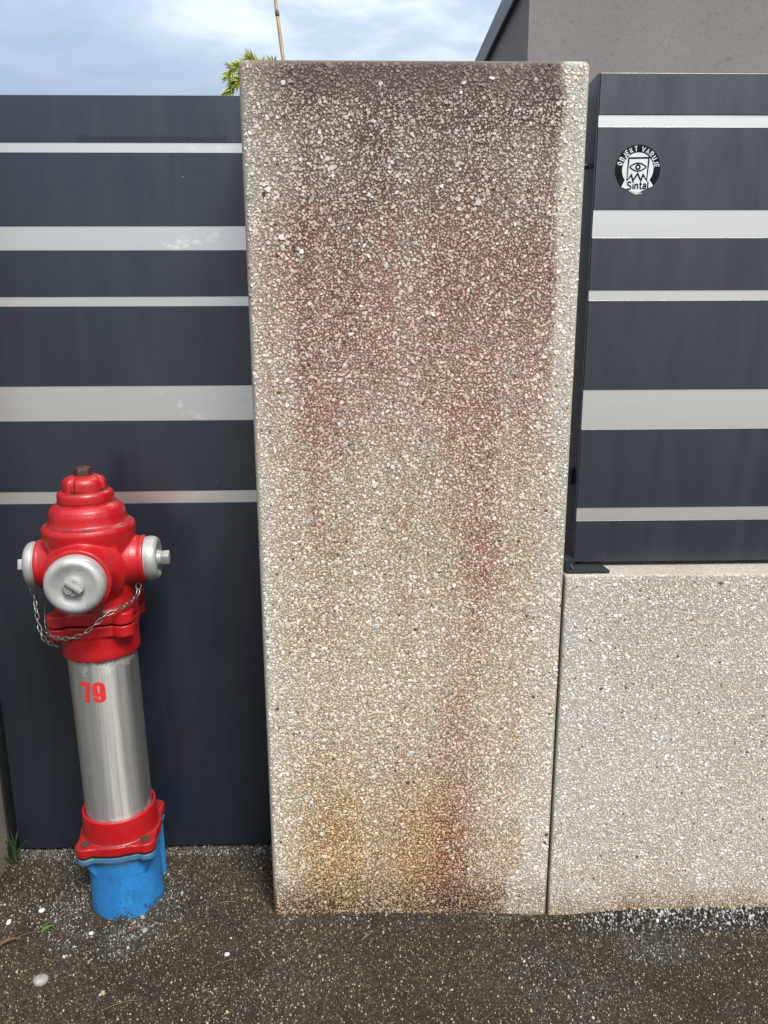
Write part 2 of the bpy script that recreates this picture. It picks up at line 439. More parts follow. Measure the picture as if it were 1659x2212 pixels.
# loose grit on the ground
gx, gy = scatter(-1.12, 1.22, 1.18, 2.02, .0047)
keep = ~((gx > -.25) & (gx < .462) & (gy > 1.70)) & ~((gx > .462) & (gy > 1.70)) & (np.hypot(gx+.651, gy-1.775) > .09) & ~((gx < -1.05) & (gy > 1.66))
gx, gy = gx[keep], gy[keep]
gw = grit_white(gx, gy); n = len(gx)
pick = rng.random(n) < .72+.28*gw; gx, gy, gw = gx[pick], gy[pick], gw[pick]; n = len(gx)
rad = .0012*np.exp(rng.normal(0, .40, n))*(1+.2*gw)+.0006
strip_ = ss(1.60, 1.68, gy)*ss(.42, .6, gx)
rad = rad*(1+strip_*(.15+.8*rng.random(n)**2))
pale = rng.random(n) < .20+.13*gw+.02*strip_
shade = np.where(pale, .13+.30*rng.random(n)**1.5+.04*gw+.06*ss(1.60, 1.68, gy)*ss(.38, .6, gx), .013+.105*rng.random(n)**1.8*(1+.9*gw))
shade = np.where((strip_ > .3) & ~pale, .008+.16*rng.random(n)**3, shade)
warm = rng.random(n)
colr = np.stack([shade, shade*(.80+.12*warm), shade*(.42+.32*warm)], -1)
colr = np.where((pale & (gw > .3))[:, None], np.stack([shade, shade*.96, shade*.90], -1), colr)
P = np.stack([gx, gy, gz(gx, gy)], -1)
me = chips('gravel', P, np.array([1., 0, 0]), np.array([0, 1., 0]), np.array([0, 0, 1.]), rad, rad*.75, colr, 4, .3)
tag(link('gravel', me, M_grit), 'fine pale and brown grit scattered over the dark pavement', 'gravel', kind='stuff')

# ------------------------------------------------------------------ washed concrete pieces
def rbox_mesh(name, x0, x1, y0, y1, z0, z1, r, colf, step=.007):
    """box with rounded edges, finely divided in front, coloured by colf(x, z, front?)"""
    def axis(a, b, st):
        e = np.array([0, .15, .4, .7, 1.])*r
        return np.concatenate([a+e, np.linspace(a+r, b-r, max(2, int((b-a-2*r)/st)))[1:-1], (b-e)[::-1]])
    ax, ay, az = axis(x0, x1, step), axis(y0, y1, .08), axis(z0, z1, step)
    Vs, Qs, o = [], [], 0
    def face(A, B, f, flip):
        nonlocal o
        a, b_ = np.meshgrid(A, B); p = f(a, b_).reshape(-1, 3); nx = len(A); ny = len(B)
        i = (np.arange(ny-1)[:, None]*nx+np.arange(nx-1)[None]).ravel()
        q = np.stack([i, i+1, i+nx+1, i+nx], -1)
        Vs.append(p); Qs.append((q[:, ::-1] if flip else q)+o); o += len(p)
    st = lambda *a: np.stack(np.broadcast_arrays(*a), -1)
    face(ax, az, lambda a, b: st(a, y0, b), False); face(ax, az[::8].tolist()+[z1] if 0 else az, lambda a, b: st(a, y1, b), True)
    face(ay, az, lambda a, b: st(x0, a, b), True); face(ay, az, lambda a, b: st(x1, a, b), False)
    face(ax, ay, lambda a, b: st(a, b, z1), False)
    p = np.concatenate(Vs); lo = np.array([x0+r, y0+r, z0-1]); hi = np.array([x1-r, y1-r, z1-r])
    c = np.clip(p, lo, hi); d = p-c; L = np.linalg.norm(d, axis=1, keepdims=True)
    p2 = np.where(L > 1e-9, c+d/np.maximum(L, 1e-9)*r, p)
    me = np_mesh(name, p2, np.concatenate(Qs), None, colf(p2))
    bm = bmesh.new(); bm.from_mesh(me); bmesh.ops.remove_doubles(bm, verts=bm.verts, dist=1e-5); bmesh.ops.recalc_face_normals(bm, faces=bm.faces)
    bm.to_mesh(me); bm.free(); me.shade_smooth()
    return me
PX0, PX1, PY0, PY1, PZ1 = -.2475, .4605, 1.70, 1.94, 1.996
GREY = np.array([.40, .365, .310])
def pillar_stain(x, z):
    """how dirt, iron and algae tint the pillar's face; returns a multiplier"""
    u = (x-PX0)/(PX1-PX0); v = 1-z/PZ1; n = .5*fbm(x*7.3+z*2.1, z*5.7-x*3.3, 51)+.5*fbm(x*10.1-z*4.2, z*8.3+x*5.1, 56); f = fbm(x*60, z*60, 52, 3)
    s1 = fbm(x*13, z*1.0, 53, 4); s2 = fbm(x*26+3, z*1.7, 54, 3)
    wob = (n-.5)
    # clean right edge
    e = .925+wob*.03-.05*ss(.62, .9, v)+.02*wob
    e = np.where(v > .85, np.minimum(e+.02*ss(.85, .88, v), .972-.125*ss(.90, .968, v+wob*.02)), e)
    clean = (1-.12*ss(.86, .9, v))*ss(e-.016, e+.016, u+(f-.5)*.02)
    soft = ss(e-.07, e+.02, u); clean = np.where(v < .86, clean*ss(.62, .25, v)+soft*.6*ss(.25, .62, v)*(1-clean*ss(.62, .25, v)), clean)
    leftclean = ss(.05, .0, u)*.5
    body = (1-clean)*(1-leftclean)
    grime = np.clip(.95*np.exp(-(v/.215)**1.4)+.8*np.exp(-((v-.018)/.028)**2)+.22*ss(.6, .2, v)*ss(.42, .6, s1), 0, 1)*(.70+.55*n)*(.62+.38*ss(.02, .20, u))
    grime = grime+.16*np.exp(-((u-.58)/.16)**2)*ss(.62, .15, v)*(.4+s1)
    grime = np.clip(grime, 0, 1)*body
    uw = u+.10*(fbm(x*3, z*2.2, 57)-.5)
    lane = np.exp(-((uw-.66)/.13)**2)*.95+np.exp(-((uw-.20)/.09)**2)*.55+np.exp(-((uw-.42)/.10)**2)*.40+np.exp(-((uw-.88)/.06)**2)*.45+.50*ss(.01, .10, u)*ss(.70, .38, v)
    red = lane*ss(.02, .17, v)*(1-.15*ss(.42, .80, v))*(.45+.55*ss(.30, .70, .55*s1+.30*s2+.15*n))*(.70+.55*n)*(.75+.5*f)
    red = np.clip(red+.45*ss(.09, .2, v)*ss(.46, .28, v)*(.55+.7*n), 0, 1)*body
    ochre = ss(.66, .93, v)*(np.exp(-((u-.22)/.13)**2)+np.exp(-((u-.55)/.16)**2)*.75+.30)*(.45+.9*s1)
    ochre = np.clip(ochre, 0, 1)*body
    olive = ss(.25, .5, v)*ss(.0, .1, u)*.8*(.4+n)*(body*.85+.15)
    rust = .45*np.exp(-((uw-.66)/.10)**2)*ss(.74, .95, v)*(.4+s1)*body
    bot = np.clip(ss(.925+wob*.05, .99, v)*(.6+.6*n), 0, 1)*(1-.55*clean)
    m = np.ones(x.shape+(3,))
    for a, c in ((olive, (.89, .85, .70)), (red, (.66, .41, .37)), (ochre, (.69, .47, .20)), (rust, (.50, .26, .16)), (grime, (.22, .165, .16)), (bot, (.24, .15, .06))):
        m = m*L3(np.ones(3), np.array(c), np.clip(a, 0, 1))
    return m, clean, leftclean
def pillar_matrix(p):
    m, cl, lc = pillar_stain(p[:, 0], p[:, 2])
    c = GREY*m*L3(np.array([.97, .92, .86]), np.ones(3), np.maximum(cl, lc))
    side = ss(PY0+.004, PY0+.012, p[:, 1])          # top and sides: plain pale grey with a mossy top
    c = L3(c, np.array([.36, .355, .345]), side*ss(PZ1-.002, PZ1-.02, p[:, 2]))
    topd = ss(PZ1-.010, PZ1-.002, p[:, 2])*(1-cl)
    return L3(c, np.array([.14, .125, .10])*1.0, topd*.8)
def stone_palette(n, dark=.010, red=.012):
    r = rng.random(n); s = .36+.36*rng.random(n)
    w_ = rng.random(n)
    c = np.stack([s, s*(.935+.03*w_), s*(.845+.12*w_)], -1)
    pink = rng.random(n) < .10; c[pink] = c[pink]*np.array([1.0, .88, .84])
    grey = rng.random(n) < .18; c[grey] = (c[grey].mean(1, keepdims=True)*.86)*np.ones(3)
    c[r < dark] = np.array([.07, .062, .055]); c[(r > dark) & (r < dark+red*.3)] = np.array([.14, .05, .035])
    return c
def aggregate(name, x0, x1, z0, z1, y, r, stainf, sp, parent, size=1., tint=(1., .97, .91)):
    x, z = scatter(x0+r*.6, x1-r*.6, z0, z1-r*.6, sp)
    k = (x > x0+.004) & (x < x1-.004) & (z < z1-.004); x, z = x[k], z[k]; n = len(x)
    rad = np.minimum(size*(.0021*np.exp(rng.normal(0, .42, n))+.0009), .0062)
    c = stone_palette(n)*np.array(tint); m = stainf(x, z)
    wgt = (.04+.85*rng.random(n)**2.3)[:, None]
    wgt = np.maximum(wgt, (np.maximum(.82*ss(.055, .015, 1-z/PZ1), .30*ss(.35, .02, z)))[:, None])
    c = c*(m*wgt+np.maximum(m, .02)**.22*(1-wgt))
    # follow the rounded edge
    e = np.minimum.reduce([x-x0, x1-x, z1-z]); dy = np.where(e < r, r-np.sqrt(np.maximum(r*r-(r-e)**2, 0)), 0)
    P = np.stack([x, y+dy, z], -1)
    me = chips(name, P, np.array([1., 0, 0]), np.array([0, 0, 1.]), np.array([0, -1., 0]), rad, rad*.22, c, 5, .5)
    return tag(link(name, me, M_chip, parent), kind='stuff')
def pebble_parts(x0, x1, z0, z1, y, stainf, count, parent, rmin=.0045, rmax=.0085):
    protos = []
    for k in range(5):
        one = np.array([[0., 0, 0]])
        me = chips('pebble', one, np.array([1., 0, 0]), np.array([0, 0, 1.]), np.array([0, -1., 0]), np.array([1.]), np.array([.24]), np.array([[(.60, .58, .54), (.50, .47, .43), (.42, .385, .36), (.53, .47, .44), (.40, .39, .38)][k]]), 6, .6)
        me.materials.append(M_chip); protos.append(me)
    shades = {}
    for i in range(count):
        x = x0+(x1-x0)*random.random(); z = z0+(z1-z0)*random.random(); s = rmin+(rmax-rmin)*random.random()**2.2
        o = bpy.data.objects.new('pebble', protos[i % 5]); COL.objects.link(o); o.parent = parent
        o.location = Vector((x, y, z))-parent.location
        o.rotation_euler = (0, random.random()*6.28, 0); o.scale = (s, s, s)
# main pillar
pl = empty('concrete_pillar', ((PX0+PX1)/2, (PY0+PY1)/2, 0))
tag(pl, 'tall stained washed concrete pillar standing between the gate and the low wall', 'pillar', 'washed concrete gate pillars')
link('pillar_body', rbox_mesh('pillar_body', PX0, PX1, PY0, PY1, -.12, PZ1, .013, pillar_matrix), M_conc, pl)
aggregate('aggregate', PX0, PX1, -.01, PZ1, PY0, .013, lambda x, z: pillar_stain(x, z)[0], .0055, pl, 1., (1.05, .995, .90))
pebble_parts(PX0+.02, PX1-.02, .03, PZ1-.03, PY0, None, 290, pl)
# low wall
WX0, WX1, WZ1 = .4640, 2.6, .910
def wall_stain(x, z):
    n = fbm(x*8, z*8, 61); s = fbm(x*4, z*5, 62)
    low = np.clip(ss(.085+.07*(n-.5), -.03, z)*(.35+1.0*fbm(x*14, z*5, 63)), 0, 1)
    m = L3(np.ones(3), np.array([.52, .37, .19]), low)
    m = m*L3(np.ones(3), np.array([.90, .86, .80]), ss(.35, .7, s)*.8)
    return m*L3(np.ones(3), np.array([.80, .72, .62]), .7*ss(.35, .0, z)*ss(.45, .7, n))
def wall_matrix(p):
    c = GREY*.98*wall_stain(p[:, 0], p[:, 2])
    top = ss(PY0+.006, PY0+.02, p[:, 1])*ss(WZ1-.006, WZ1-.001, p[:, 2])
    return L3(c, np.array([.37, .355, .32]), top)
wl = empty('concrete_wall', ((WX0+WX1)/2, 1.82, 0))
tag(wl, 'low pale washed concrete wall carrying the slatted fence panel', 'wall')
link('wall_body', rbox_mesh('wall_body', WX0, WX1, PY0, 1.94, -.14, WZ1, .005, wall_matrix, .012), M_conc, wl)
aggregate('aggregate', WX0, 1.35, -.03, WZ1, PY0, .005, wall_stain, .0054, wl, .92)
pebble_parts(WX0+.02, 1.15, .05, WZ1-.03, PY0, None, 130, wl, .0036, .0055)
# black joint behind the gap
bm = bmesh.new(); box(bm, PX1+.0004, WX0-.0004, PY0+.03, PY0+.06, -.1, WZ1-.012)
obj('joint_strip', bm, M_dark, wl)
# left pillar, only its flank in view
LX = -1.020
p2 = empty('concrete_pillar', (LX-.35, 1.82, 0))
tag(p2, 'weathered concrete pillar beyond the left edge of the gate', 'pillar', 'washed concrete gate pillars')
def left_matrix(p):
    n = fbm(p[:, 1]*20, p[:, 2]*20, 71)
    return np.array([.19, .165, .12])*(.6+.8*n)[:, None]
link('pillar_body', rbox_mesh('pillar_body', LX-.70, LX, PY0, PY1, -.12, PZ1, .013, left_matrix, .03), M_conc, p2)

# ------------------------------------------------------------------ gate on the left
def boards(parent, x0, x1, y, zs_top, zs_bot, strips, thick, mat_b=M_gate):
    edges = [zs_top]
    for s in strips: edges += [s[1], s[0]]
    edges.append(zs_bot)
    for i in range(0, len(edges), 2):
        bm = bmesh.new(); box(bm, x0, x1, y, y+thick, edges[i+1]+.0008, edges[i]-.0008, .0009)
        obj('board', bm, mat_b, parent)
    for a, b in strips:
        bm = bmesh.new(); box(bm, x0+.0006, x1-.0006, y+.0022, y+thick-.002, a-.0006, b+.0006)
        obj('strip', bm, M_strip, parent)
GX0, GX1, GY = -1.006, -.205, 1.955
gt = empty('metal_gate', (GX0, GY+.02, 0))
tag(gt, 'anthracite metal gate with brushed steel strips behind the red hydrant', 'gate')
boards(gt, GX0, GX1, GY, 1.998, .021, [(1.876, 1.896), (1.659, 1.712), (1.529, 1.550), (1.250, 1.335), (1.037, 1.067)], .042)
bm = bmesh.new(); box(bm, GX0+.01, GX0+.05, GY+.043, GY+.083, .03, 1.98, .002); box(bm, GX1-.05, GX1-.01, GY+.043, GY+.083, .03, 1.98, .002)
box(bm, GX0+.051, GX1-.051, GY+.045, GY+.081, .05, .09, .002); box(bm, GX0+.051, GX1-.051, GY+.045, GY+.081, 1.92, 1.96, .002)
obj('frame', bm, M_dark, gt)
jp = empty('gate_post', (LX+.02, 1.99, 0)); tag(jp, 'narrow black steel post in the gap beside the gate', 'post')
bm = bmesh.new(); box(bm, LX+.0005, LX+.006, 1.925, 1.9995, -.05, 1.99, .001); obj('angle_plate', bm, M_dark, jp)
bm = bmesh.new(); box(bm, LX-.02, GX0+.008, 2.0, 2.04, -.05, 1.985, .002); obj('stop_bar', bm, M_dark, jp)

# ------------------------------------------------------------------ fence panel on the right
FX0, FX1, FY = .5015, 2.6, 1.77
fc = empty('metal_fence', (FX0, FY+.04, .915))
tag(fc, 'anthracite metal fence panel with steel strips mounted on the low wall', 'fence')
boards(fc, FX0, FX1, FY, 1.994, .921, [(1.890, 1.912), (1.666, 1.722), (1.533, 1.553), (1.244, 1.333), (1.025, 1.055)], .030)
bm = bmesh.new()       # folded end cheek and top of the panel
box(bm, FX0+.0015, FX0+.030, FY+.031, FY+.085, .920, 1.986, .003); obj('end_post', bm, M_dark, fc)
bm = bmesh.new(); box(bm, FX0-.0045, FX0-.0004, FY+.0008, FY+.082, .9165, 1.9935, .001); obj('cheek_plate', bm, M_dark, fc)
bm = bmesh.new(); box(bm, FX0+.032, FX1, FY+.031, FY+.070, 1.955, 1.985, .003); box(bm, FX0+.032, FX1, FY+.031, FY+.070, .93, .965, .003)
obj('rail', bm, M_dark, fc)
bm = bmesh.new(); prism(bm, rounded([(.4685, 1.713), (.574, 1.713), (.566, 1.80), (.4685, 1.80)], .008), .9115, .9158)
obj('base_plate', bm, M_dark, fc)
bm = bmesh.new(); prism(bm, rounded([(.470, 1.735), (.4945, 1.735), (.4945, 1.79), (.470, 1.79)], .004), .9165, .935)
tube(bm, [(.473, 1.745, .9365), (.482, 1.74, .932), (.489, 1.728, .917)], .0012, 6)
obj('weld_bracket', bm, M_dark, fc)
bm = bmesh.new(); lathe(bm, [(.0052, 0), (.0062, .002), (.0062, .014), (.0072, .0145), (.0072, .021), (.0062, .0215), (.0062, .034)], 20, axis_M((PX1+.0005, 1.80, 1.817), (1, 0, 0)))
auto_smooth(obj('spacer_pin', bm, M_dark, fc))
bm = bmesh.new(); box(bm, PX1+.0005, FX0-.0062, 1.80, 1.835, 1.106, 1.143, .001); obj('hinge_block', bm, M_dark, fc)

# sticker
SX, SY, SZ = .5925, FY-.0004, 1.8095
stk = empty('round_sticker', (SX, SY, SZ)); tag(stk, 'round black and white warning sticker with an eye on the fence panel', 'sticker')
def flat(name, polys, y, mat, parent=stk):
    """polys: list of (outer, holes-as-strips) outlines in mm round the eye; a thin printed layer at depth y"""
    bm = bmesh.new()
    for p in polys:
        vs = [bm.verts.new((SX+a*.001, SY-y, SZ+b*.001)) for a, b in p]
        bm.faces.new(vs)
    bmesh.ops.triangulate(bm, faces=bm.faces, ngon_method='EAR_CLIP')
    for f in bm.faces:
        f.normal_update()
        if f.normal.y > 0: f.normal_flip()
    me = bpy.data.meshes.new(name); bm.to_mesh(me); bm.free()
    return link(name, me, mat, parent)
def stroke(pts, wd, closed=False):
    out = []; n = len(pts); m = n if closed else n-1
    pts = [Vector(p) for p in pts]; nor = []
    for i in range(n):
        a = pts[i]-pts[i-1] if (i > 0 or closed) else pts[1]-pts[0]
        b = pts[(i+1) % n]-pts[i] if (i < n-1 or closed) else a
        a, b = a.normalized(), b.normalized(); na = Vector((-a.y, a.x)); nb = Vector((-b.y, b.x))
        k = (na+nb); k = k/max(k.length_squared/2, .35) if k.length > 1e-6 else na
        nor.append(k*wd/2)
    for i in range(m):
        j = (i+1) % n
        out.append([tuple(pts[i]+nor[i]), tuple(pts[j]+nor[j]), tuple(pts[j]-nor[j]), tuple(pts[i]-nor[i])])
    return out
def arc(cx, cy, r, a0, a1, n=24, ry=None): return [(cx+r*cos(radians(a0+(a1-a0)*i/n)), cy+(ry or r)*sin(radians(a0+(a1-a0)*i/n))) for i in range(n+1)]
disc = arc(0, -4.6, 49.3, -40, 220, 60)+[(-37.7, -37.0), (-33, -41.5), (-8, -53), (1, -55.5), (12, -51), (35, -39.5)]
me = flat('backing', [disc], 0, M_black)
flat('emblem_field', [arc(0, -5.2, 34, 0, 360, 60)[:-1]], .0003, M_white)
flat('name_field', [[(-26, -24.5), (0, -20), (26, -24.5), (36, -38.2), (1, -53.5), (-33.5, -40.4)]], .00045, M_white)
flag = [(-21.0, 17.5), (22.8, 18.3), (20.8, -27.0), (12.3, -15.5), (8.0, -27.5), (0.2, -13.5), (-9.3, -28.0), (-13.2, -16.0), (-22.2, -27.5)]
bits = stroke(flag, 3.5, True)
up_ = [(-17.8+35.8*t, 7.6*sin(pi*t)**.85) for t in [i/16 for i in range(17)]]
lo_ = [(-17.8+35.8*t, -8.4*sin(pi*t)**.85) for t in [i/16 for i in range(17)]]
bits += stroke(up_, 2.8)+stroke(lo_, 2.8)
bits += stroke(arc(0, -.3, 4.3, 0, 360, 24)[:-1], 3.6, True)
flat('emblem', bits, .0006, M_black)
# lettering from single strokes
GL = {'O': [arc(.5, .5, .36, 0, 360, 20, .5)], 'B': [[(.1, 0), (.1, 1), (.5, 1), (.75, .9), (.75, .62), (.5, .53), (.1, .53)], [(.5, .53), (.84, .42), (.84, .12), (.5, 0), (.1, 0)]],
      'J': [[(.75, 1), (.75, .25), (.6, .04), (.35, 0), (.12, .1)]], 'E': [[(.8, 1), (.12, 1), (.12, 0), (.8, 0)], [(.12, .52), (.7, .52)]],
      'K': [[(.12, 0), (.12, 1)], [(.82, 1), (.18, .45)], [(.38, .6), (.86, 0)]], 'T': [[(.05, 1), (.95, 1)], [(.5, 1), (.5, 0)]],
      'V': [[(.05, 1), (.5, 0), (.95, 1)]], 'A': [[(.02, 0), (.5, 1), (.98, 0)], [(.24, .33), (.76, .33)]],
      'R': [[(.12, 0), (.12, 1), (.55, 1), (.82, .88), (.82, .6), (.55, .48), (.12, .48)], [(.5, .48), (.88, 0)]],
      'U': [[(.12, 1), (.12, .25), (.28, .03), (.5, 0), (.72, .03), (.88, .25), (.88, 1)]], ' ': [],
      'S': [[(.82, .83), (.65, .97), (.38, 1), (.16, .88), (.15, .67), (.35, .55), (.65, .46), (.85, .33), (.83, .12), (.62, 0), (.32, 0), (.1, .15)]],
      'i': [[(.2, 0), (.2, .68)], [(.2, .86), (.2, .98)]], 'n': [[(.12, 0), (.12, .68)], [(.12, .5), (.3, .66), (.55, .68), (.7, .52), (.7, 0)]],
      't': [[(.3, .92), (.3, .15), (.42, .02), (.62, .02)], [(.06, .66), (.6, .66)]],
      'a': [[(.14, .6), (.35, .69), (.6, .65), (.68, .5), (.68, 0)], [(.68, .4), (.3, .38), (.1, .25), (.14, .06), (.38, 0), (.68, .14)]], 'l': [[(.2, 0), (.2, 1.02)]]}
word = 'OBJEKT VARUJE'; letters = []; A0, A1 = 171.5, 3.5
wid = [{'J': .75, 'E': .82, ' ': .62}.get(c, 1.) for c in word]; tot = sum(wid); acc = 0
for c, wd in zip(word, wid):
    am = radians(A0+(A1-A0)*(acc+wd/2)/tot); acc += wd; r0 = 36.2
    for s in GL[c]:
        pl_ = []
        for a, b in s:
            th = am-(a-.5)*6.5/41; rr = r0+b*9.6
            pl_.append((rr*cos(th), -4.6+rr*sin(th)))
        letters += stroke(pl_, 1.95)
flat('ring_lettering', letters, .0006, M_white)
letters = []; cx = -21.5
for c, wd in (('S', 11.5), ('i', 5.0), ('n', 9.8), ('t', 7.6), ('a', 9.6), ('l', 4)):
    for s in GL[c]: letters += stroke([(cx+a*10.2, -44.6+b*14.6+.02*(cx+a*11)) for a, b in s], 2.9)
    cx += wd
flat('name_lettering', letters, .0008, M_black)
flat('peeling_edge', [[(-20.5, -46), (-16, -47), (-2, -53), (12, -51.6), (12, -54), (-2, -56), (-10, -52.5)]], .0006, M_cream)

# ------------------------------------------------------------------ house behind
hs = empty('house', (1.268, 6.5, 0), radians(.7)); tag(hs, 'flat roofed house with brown grey render rising behind the fence', 'house')
bm = bmesh.new(); box(bm, 0, 9, 0, 7, -.1, 4.06); obj('wall', bm, M_plaster, hs, False)
bm = bmesh.new(); box(bm, -.034, 9.03, -.034, 7.03, 4.06+.002, 4.20, .01); obj('roof', bm, M_coping, hs, False)
bm = bmesh.new(); box(bm, -.055, -.036, -.055, 7.05, 4.02, 4.215, .002); box(bm, -.0345, 9.05, -.055, -.036, 4.02, 4.215, .002); obj('roof_edge', bm, M_coping, hs, False)

# ------------------------------------------------------------------ cane and spruce behind the pillar
ca = empty('garden_cane', (.045, 2.6, 0)); tag(ca, 'dry bamboo cane rising behind the pillar', 'cane')
def cane_pt(z): return Vector((.045-.1235*z+.004*sin(z*5), 2.6, z))
bm = bmesh.new(); zz = [i*.03 for i in range(96)]
tube(bm, [cane_pt(z) for z in zz], [.0066-.0006*z+.0005*sin(z*9) for z in zz], 12); obj('stem', bm, M_cane, ca, smooth=True)
for k in range(14):
    z = .19+.2005*k
    if z > 2.8: break
    bm = bmesh.new(); r = .0064-.0006*z
    a, b, c, d = (cane_pt(z+t) for t in (-.010, -.003, .004, .010)); tube(bm, [a, b, c, d], [r+.0002, r+.0018, r+.0016, r+.0002], 12); obj('node', bm, M_node, ca, smooth=True)
sp = empty('spruce_sapling', (-.20, 2.34, 0)); tag(sp, 'young spruce with bright green shoots peeping past the pillar top', 'spruce')
bm = bmesh.new(); tr = [(-.20, 2.34, 0), (-.205, 2.34, .8), (-.215, 2.335, 1.5), (-.235, 2.33, 1.95), (-.252, 2.325, 2.10), (-.275, 2.32, 2.165)]
tube(bm, tr, [.022, .016, .011, .008, .006, .004], 10); obj('trunk', bm, M_twig, sp, smooth=True)
def shoot(pts, nl=.030, dens=1.0):
    pts = [Vector(p) for p in pts]
    bm = bmesh.new(); tube(bm, pts, [.0028-.0016*i/(len(pts)-1) for i in range(len(pts))], 6); br = obj('branch', bm, M_twig, sp, smooth=True)
    Vn, Fn = [], []
    for a, b in zip(pts, pts[1:]):
        ax = (b-a).normalized(); L = (b-a).length; o1 = ax.orthogonal().normalized(); o2 = ax.cross(o1)
        for i in range(int(L*2600*dens)):
            t = random.random(); p = a+(b-a)*t; th = random.random()*6.283
            d = (ax*(.75+.4*random.random())+(o1*cos(th)+o2*sin(th))*.75+Vector((0, 0, .12))).normalized()
            ln = nl*(.7+.5*random.random()); s = d.cross(Vector((random.random()-.5, random.random()-.5, random.random()-.5))).normalized()*.0012
            q = d.cross(s); k = len(Vn); m = p+d*ln*.55+q*.002
            Vn += [p-s, p+s, m+s*1.1, p+d*ln, m-s*1.1]; Fn.append((k, k+1, k+2, k+3, k+4))
        # end tuft
    me = bpy.data.meshes.new('needles'); me.from_pydata(Vn, [], Fn); o = link('needles', me, M_needle, br, True); tag(o, kind='stuff')
shoot([(-.235, 2.33, 1.99), (-.27, 2.30, 2.14), (-.305, 2.29, 2.165), (-.345, 2.28, 2.150), (-.358, 2.28, 2.128)], .030, 1.2)
shoot([(-.245, 2.33, 2.10), (-.27, 2.31, 2.165), (-.30, 2.30, 2.180), (-.325, 2.30, 2.160)], .030, 1.2)
shoot([(-.235, 2.34, 2.06), (-.245, 2.33, 2.15), (-.243, 2.33, 2.178)], .028, 1.0)
shoot([(-.225, 2.34, 2.05), (-.215, 2.33, 2.13), (-.205, 2.33, 2.165)], .024, .8)
shoot([(-.26, 2.32, 2.10), (-.31, 2.28, 2.135), (-.345, 2.27, 2.105), (-.372, 2.27, 2.062)], .030, 1.0)
shoot([(-.25, 2.32, 2.05), (-.30, 2.28, 2.085), (-.340, 2.27, 2.055), (-.372, 2.27, 2.005)], .030, 1.0)
shoot([(-.24, 2.32, 2.00), (-.30, 2.28, 2.03), (-.335, 2.27, 2.01), (-.35, 2.27, 1.97)], .030, 1.0)
for k in range(16):
    z = .5+k*.09; a = k*2.4; r = .35-.10*(z-.5)
    c = Vector((-.21, 2.36, z)); d = Vector((cos(a), abs(sin(a))*.8+.1, .1))
    shoot([c, c+d*r*.5+Vector((0, 0, .03)), c+d*r-Vector((0, 0, .04))], .026, .35)

# ------------------------------------------------------------------ the hydrant
HX, HY = -.640, 1.775
hy = empty('fire_hydrant', (HX, HY, 0), radians(6)); tag(hy, 'red pillar hydrant with steel pipe and blue foot beside the gate', 'hydrant')
def hobj(name, bm, mat, parent=hy, ang=35, remesh=None, smooth_it=6):
    o = obj(name, bm, mat, parent, False)
    if remesh:
        md = o.modifiers.new('blend', 'REMESH'); md.mode = 'VOXEL'; md.voxel_size = remesh; md.use_smooth_shade = True
        m2 = o.modifiers.new('soften', 'SMOOTH'); m2.factor = .5; m2.iterations = smooth_it
        o.data.shade_smooth()
    else: auto_smooth(o, ang)
    return o
def ears(z0, z1, core, ex, er, M=None, wob=0):
    """a round flange of radius core with four bolt ears at (+-ex, +-ex) of radius er"""
    pts = []
    for k in range(144):
        a = 2*pi*k/144; best = core
        for sx in (-1, 1):
            for sy in (-1, 1):
                c = Vector((sx*ex, sy*ex)); d = Vector((cos(a), sin(a))); p = c.dot(d); q = er*er-(c.length_squared-p*p)
                if q > 0: best = max(best, p+sqrt(q))
                # web between the core and the ear
                dl = abs((a-math.atan2(sy, sx)+pi) % (2*pi)-pi); best = max(best, core+(c.length+er*.2-core)*max(0, 1-dl/.52)**.8)
        pts.append((best*cos(a), best*sin(a)))
    return pts
# blue foot
bm = bmesh.new()
lathe(bm, [(.092, -.12), (.092, .0), (.090, .06), (.089, .12), (.090, .16), (.094, .178)], 56)
for k, a in enumerate((45, 135, 225, 315)):       # ribs under the ears
    d = Vector((cos(radians(a)), sin(radians(a)), 0)); s = Vector((-d.y, d.x, 0))*.007
    if a in (45,):
        lo = [d*.07+Vector((0, 0, -.1)), d*.116+Vector((0, 0, -.1)), d*.121+Vector((0, 0, .175)), d*.07+Vector((0, 0, .175))]
    else:
        lo = [d*.07+Vector((0, 0, .11)), d*.092+Vector((0, 0, .125)), d*.114+Vector((0, 0, .175)), d*.07+Vector((0, 0, .175))]
    A = [bm.verts.new(p-s) for p in lo]; B = [bm.verts.new(p+s) for p in lo]
    bm.faces.new(A[::-1]); bm.faces.new(B)
    for i in range(4): j = (i+1) % 4; bm.faces.new((A[i], A[j], B[j], B[i]))
prism(bm, ears(0, 0, .096, .073, .023), .176, .194)
hobj('foot', bm, M_blue, remesh=.003, smooth_it=5)
bm = bmesh.new(); prism(bm, ears(0, 0, .097, .073, .0225), .1945, .1995); hobj('gasket', bm, M_dark)
# red base flange: square plate with ears, rising collar
bm = bmesh.new()
prism(bm, ears(0, 0, .100, .073, .0245), .200, .223)
for a, b, c, d in ((-.0955, .0955, -.066, .066), (-.066, .066, -.0955, .0955)): box(bm, a, b, c, d, .202, .221)
lathe(bm, [(.086, .201), (.099, .201), (.0965, .2225), (.0940, .224), (.0925, .232), (.0915, .262), (.0905, .284), (.0895, .287), (.0835, .287), (.0835, .25), (.0835, .201)], 64, closed=False)
hobj('base_flange', bm, M_red, remesh=.0022, smooth_it=2)
for sx in (-1, 1):
    for sy in (-1, 1):
        bm = bmesh.new(); lathe(bm, [(.0112, .2215), (.0112, .2262), (.0100, .2275)], 20, Matrix.Translation((sx*.073, sy*.073, 0))); hobj('bolt', bm, M_bolt)
